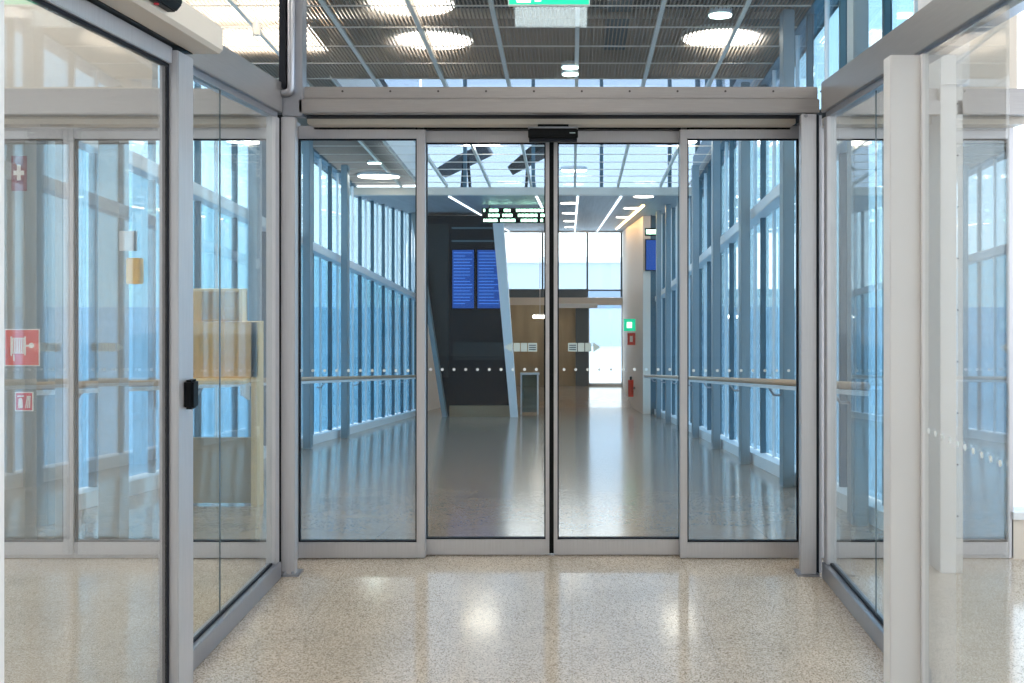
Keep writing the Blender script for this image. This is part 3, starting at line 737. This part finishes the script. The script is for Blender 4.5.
hb = MB().box(-1.40, -1.365, 3.60, 3.66, EYE-.51, EYE-.405).build('pull_handle', 'black', lf, bevel=.008)
rl = thing('door_5', (1.25, 3.3, 0), 'glass door leaf with broad pale stile at the right edge', 'door', 'structure')
MB().box(1.152, 1.262, 3.62, 3.70, .02, 2.372).build('stile', 'alu_w', rl, bevel=.003)
MB().box(1.262, 1.285, 3.60, 3.66, .02, 2.372).build('stile_lip', 'alu_w', rl)
MB().box(1.272, 1.282, 2.93, 3.60, .03, 2.372).build('pane', 'leafg', rl)
m = MB()
for k in range(10): m.disc((1.2705, 2.97+k*.066, 1.02), .0105, .001, 'x', 12)
m.build('dot_markings', 'dot', rl)
MB().box(1.265, 1.29, 3.56, 3.64, .0, .03).build('floor_guide', 'steel', rl)

# door operator casing and its sensor on the left
op = thing('door_operator', (-1.38, 2.4, 2.4), 'long warm white door operator casing at the upper left', 'door operator')
MB().prism([(-1.455, 2.392), (-1.305, 2.392), (-1.292, 2.405), (-1.292, 2.485), (-1.302, 2.497), (-1.455, 2.497)], .8, 3.70).build('casing', 'cover', op)
MB().box(-1.462, -1.40, .8, 3.69, 2.388, 2.392).build('slot', 'black', op)
s2 = thing('door_sensor', (-1.27, 3.2, 2.41), 'dark motion sensor on the side of the operator casing', 'sensor')
MB().prism([(-1.292, 2.415), (-1.262, 2.415), (-1.242, 2.44), (-1.242, 2.485), (-1.262, 2.50), (-1.292, 2.50)], 2.98, 3.19).build('body', 'black', s2, bevel=.004)
MB().prism([(-1.243, 2.445), (-1.240, 2.445), (-1.240, 2.482), (-1.243, 2.482)], 3.02, 3.15).build('lens', 'dgrey', s2)
MB().disc((-1.28, 3.08, 2.411), .008, .006, 'z').build('button', 'red2', s2)

# exit sign hanging in front of the transom
ye = 5.03; ex0, ex1 = PX(508, ye), PX(590, ye); ez0 = PZ(5.5, ye); ez1 = ez0+.205
es = thing('exit_sign', ((ex0+ex1)/2, ye, ez0), 'green exit sign with white pictogram hanging at the top centre', 'exit sign')
MB().box(ex0, ex1, ye, ye+.025, ez0, ez1).build('board', 'white', es)
MB().box(ex0+.01, ex1-.01, ye+.025, ye+.029, ez0+.004, ez1-.01).build('rear_diffuser', 'signback', es)
MB().box(ex0+.006, ex1-.006, ye-.004, ye, ez0+.006, ez1-.003).build('face', 'green', es)
m = MB(); yq = ye-.007; cx = ex0+.11
def q(*p): m.prism([(cx+a, ez0+b) for a, b in p], yq, yq+.003)
m.disc((cx+.012, yq, ez0+.165), .015, .003, 'y', 16)
q((-.015, .145), (.02, .145), (.012, .085), (-.022, .085)); q((.0, .09), (.02, .09), (.05, .05), (.04, .035)); q((.04, .035), (.05, .05), (.058, .02), (.044, .018))
q((-.022, .09), (-.002, .09), (-.025, .05), (-.04, .055)); q((-.04, .06), (-.028, .045), (-.06, .018), (-.07, .028)); q((.018, .14), (.05, .12), (.046, .108), (.012, .125)); q((-.012, .14), (-.05, .115), (-.045, .105), (-.008, .125))
m.prism([(ex0+.19, ez0+.09), (ex0+.28, ez0+.09), (ex0+.28, ez0+.06), (ex0+.34, ez0+.108), (ex0+.28, ez0+.155), (ex0+.28, ez0+.125), (ex0+.19, ez0+.125)], yq, yq+.003)
m.box(ex0+.045, ex0+.115, yq, yq+.003, ez0+.013, ez0+.03); m.box(ex0+.135, ex0+.155, yq, yq+.003, ez0+.018, ez0+.03)
m.build('pictogram', 'gwhite', es)
for xx in (ex0+.06, ex1-.06): MB().tube([(xx, ye+.012, ez1), (xx, ye+.012, HC)], .005, 8).build('hanger', 'steel', es)

# hall ceiling lamps over and behind the viewer, plus an added fill lamp
def hall_lamp(x, y, lab):
    t = thing('ceiling_lamp', (x, y, HC-.06), lab, 'lamp')
    MB().box(x-.6, x+.6, y-.3, y+.3, HC-.06, HC-.0).build('housing', 'white', t)
    MB().box(x-.57, x+.57, y-.27, y+.27, HC-.07, HC-.06).build('diffuser', 'lamp', t)
for (x, y, l) in ((-.1, 3.6, 'rectangular ceiling lamp over the vestibule nearest the glass front'), (-.1, 1.2, 'rectangular ceiling lamp right above the viewer'),
                  (-3.9, 3.4, 'rectangular ceiling lamp left of vestibule nearest the front'),
                  (-2.9, 4.75, 'added unseen fill lamp close to the left end of the glass front'),  # added to light the stand face, yellow box and signs
                  (-3.9, .5, 'rectangular ceiling lamp left of the viewer'), (3.2, 3.6, 'rectangular ceiling lamp right of the vestibule nearest the front'), (3.2, .5, 'rectangular ceiling lamp right of the viewer')):
    hall_lamp(x, y, l)

# marks and fittings sit one level deeper, on the part that carries them
CARRIER = dict(dot_markings='pane', arrow_sticker='pane', sticker_print='pane', text_row='screen', lit_character='housing',
               pictogram='face', reel_symbol='plate', reel_lines='plate', symbol=('plate', 'board'), arrow='board', cross='plate',
               print='body', lens='body', button='body', anchor_bolt='foot_plate', shelf_bracket='shelf', box_pane='box_front')
def base(n): return n.split('.')[0]
for o in list(bpy.data.objects):
    c = CARRIER.get(base(o.name))
    if c and o.parent:
        for q_ in o.parent.children:
            if base(q_.name) in ((c,) if isinstance(c, str) else c): o.parent = q_; break
for o in bpy.data.objects:
    if '_o' in o: del o['_o']
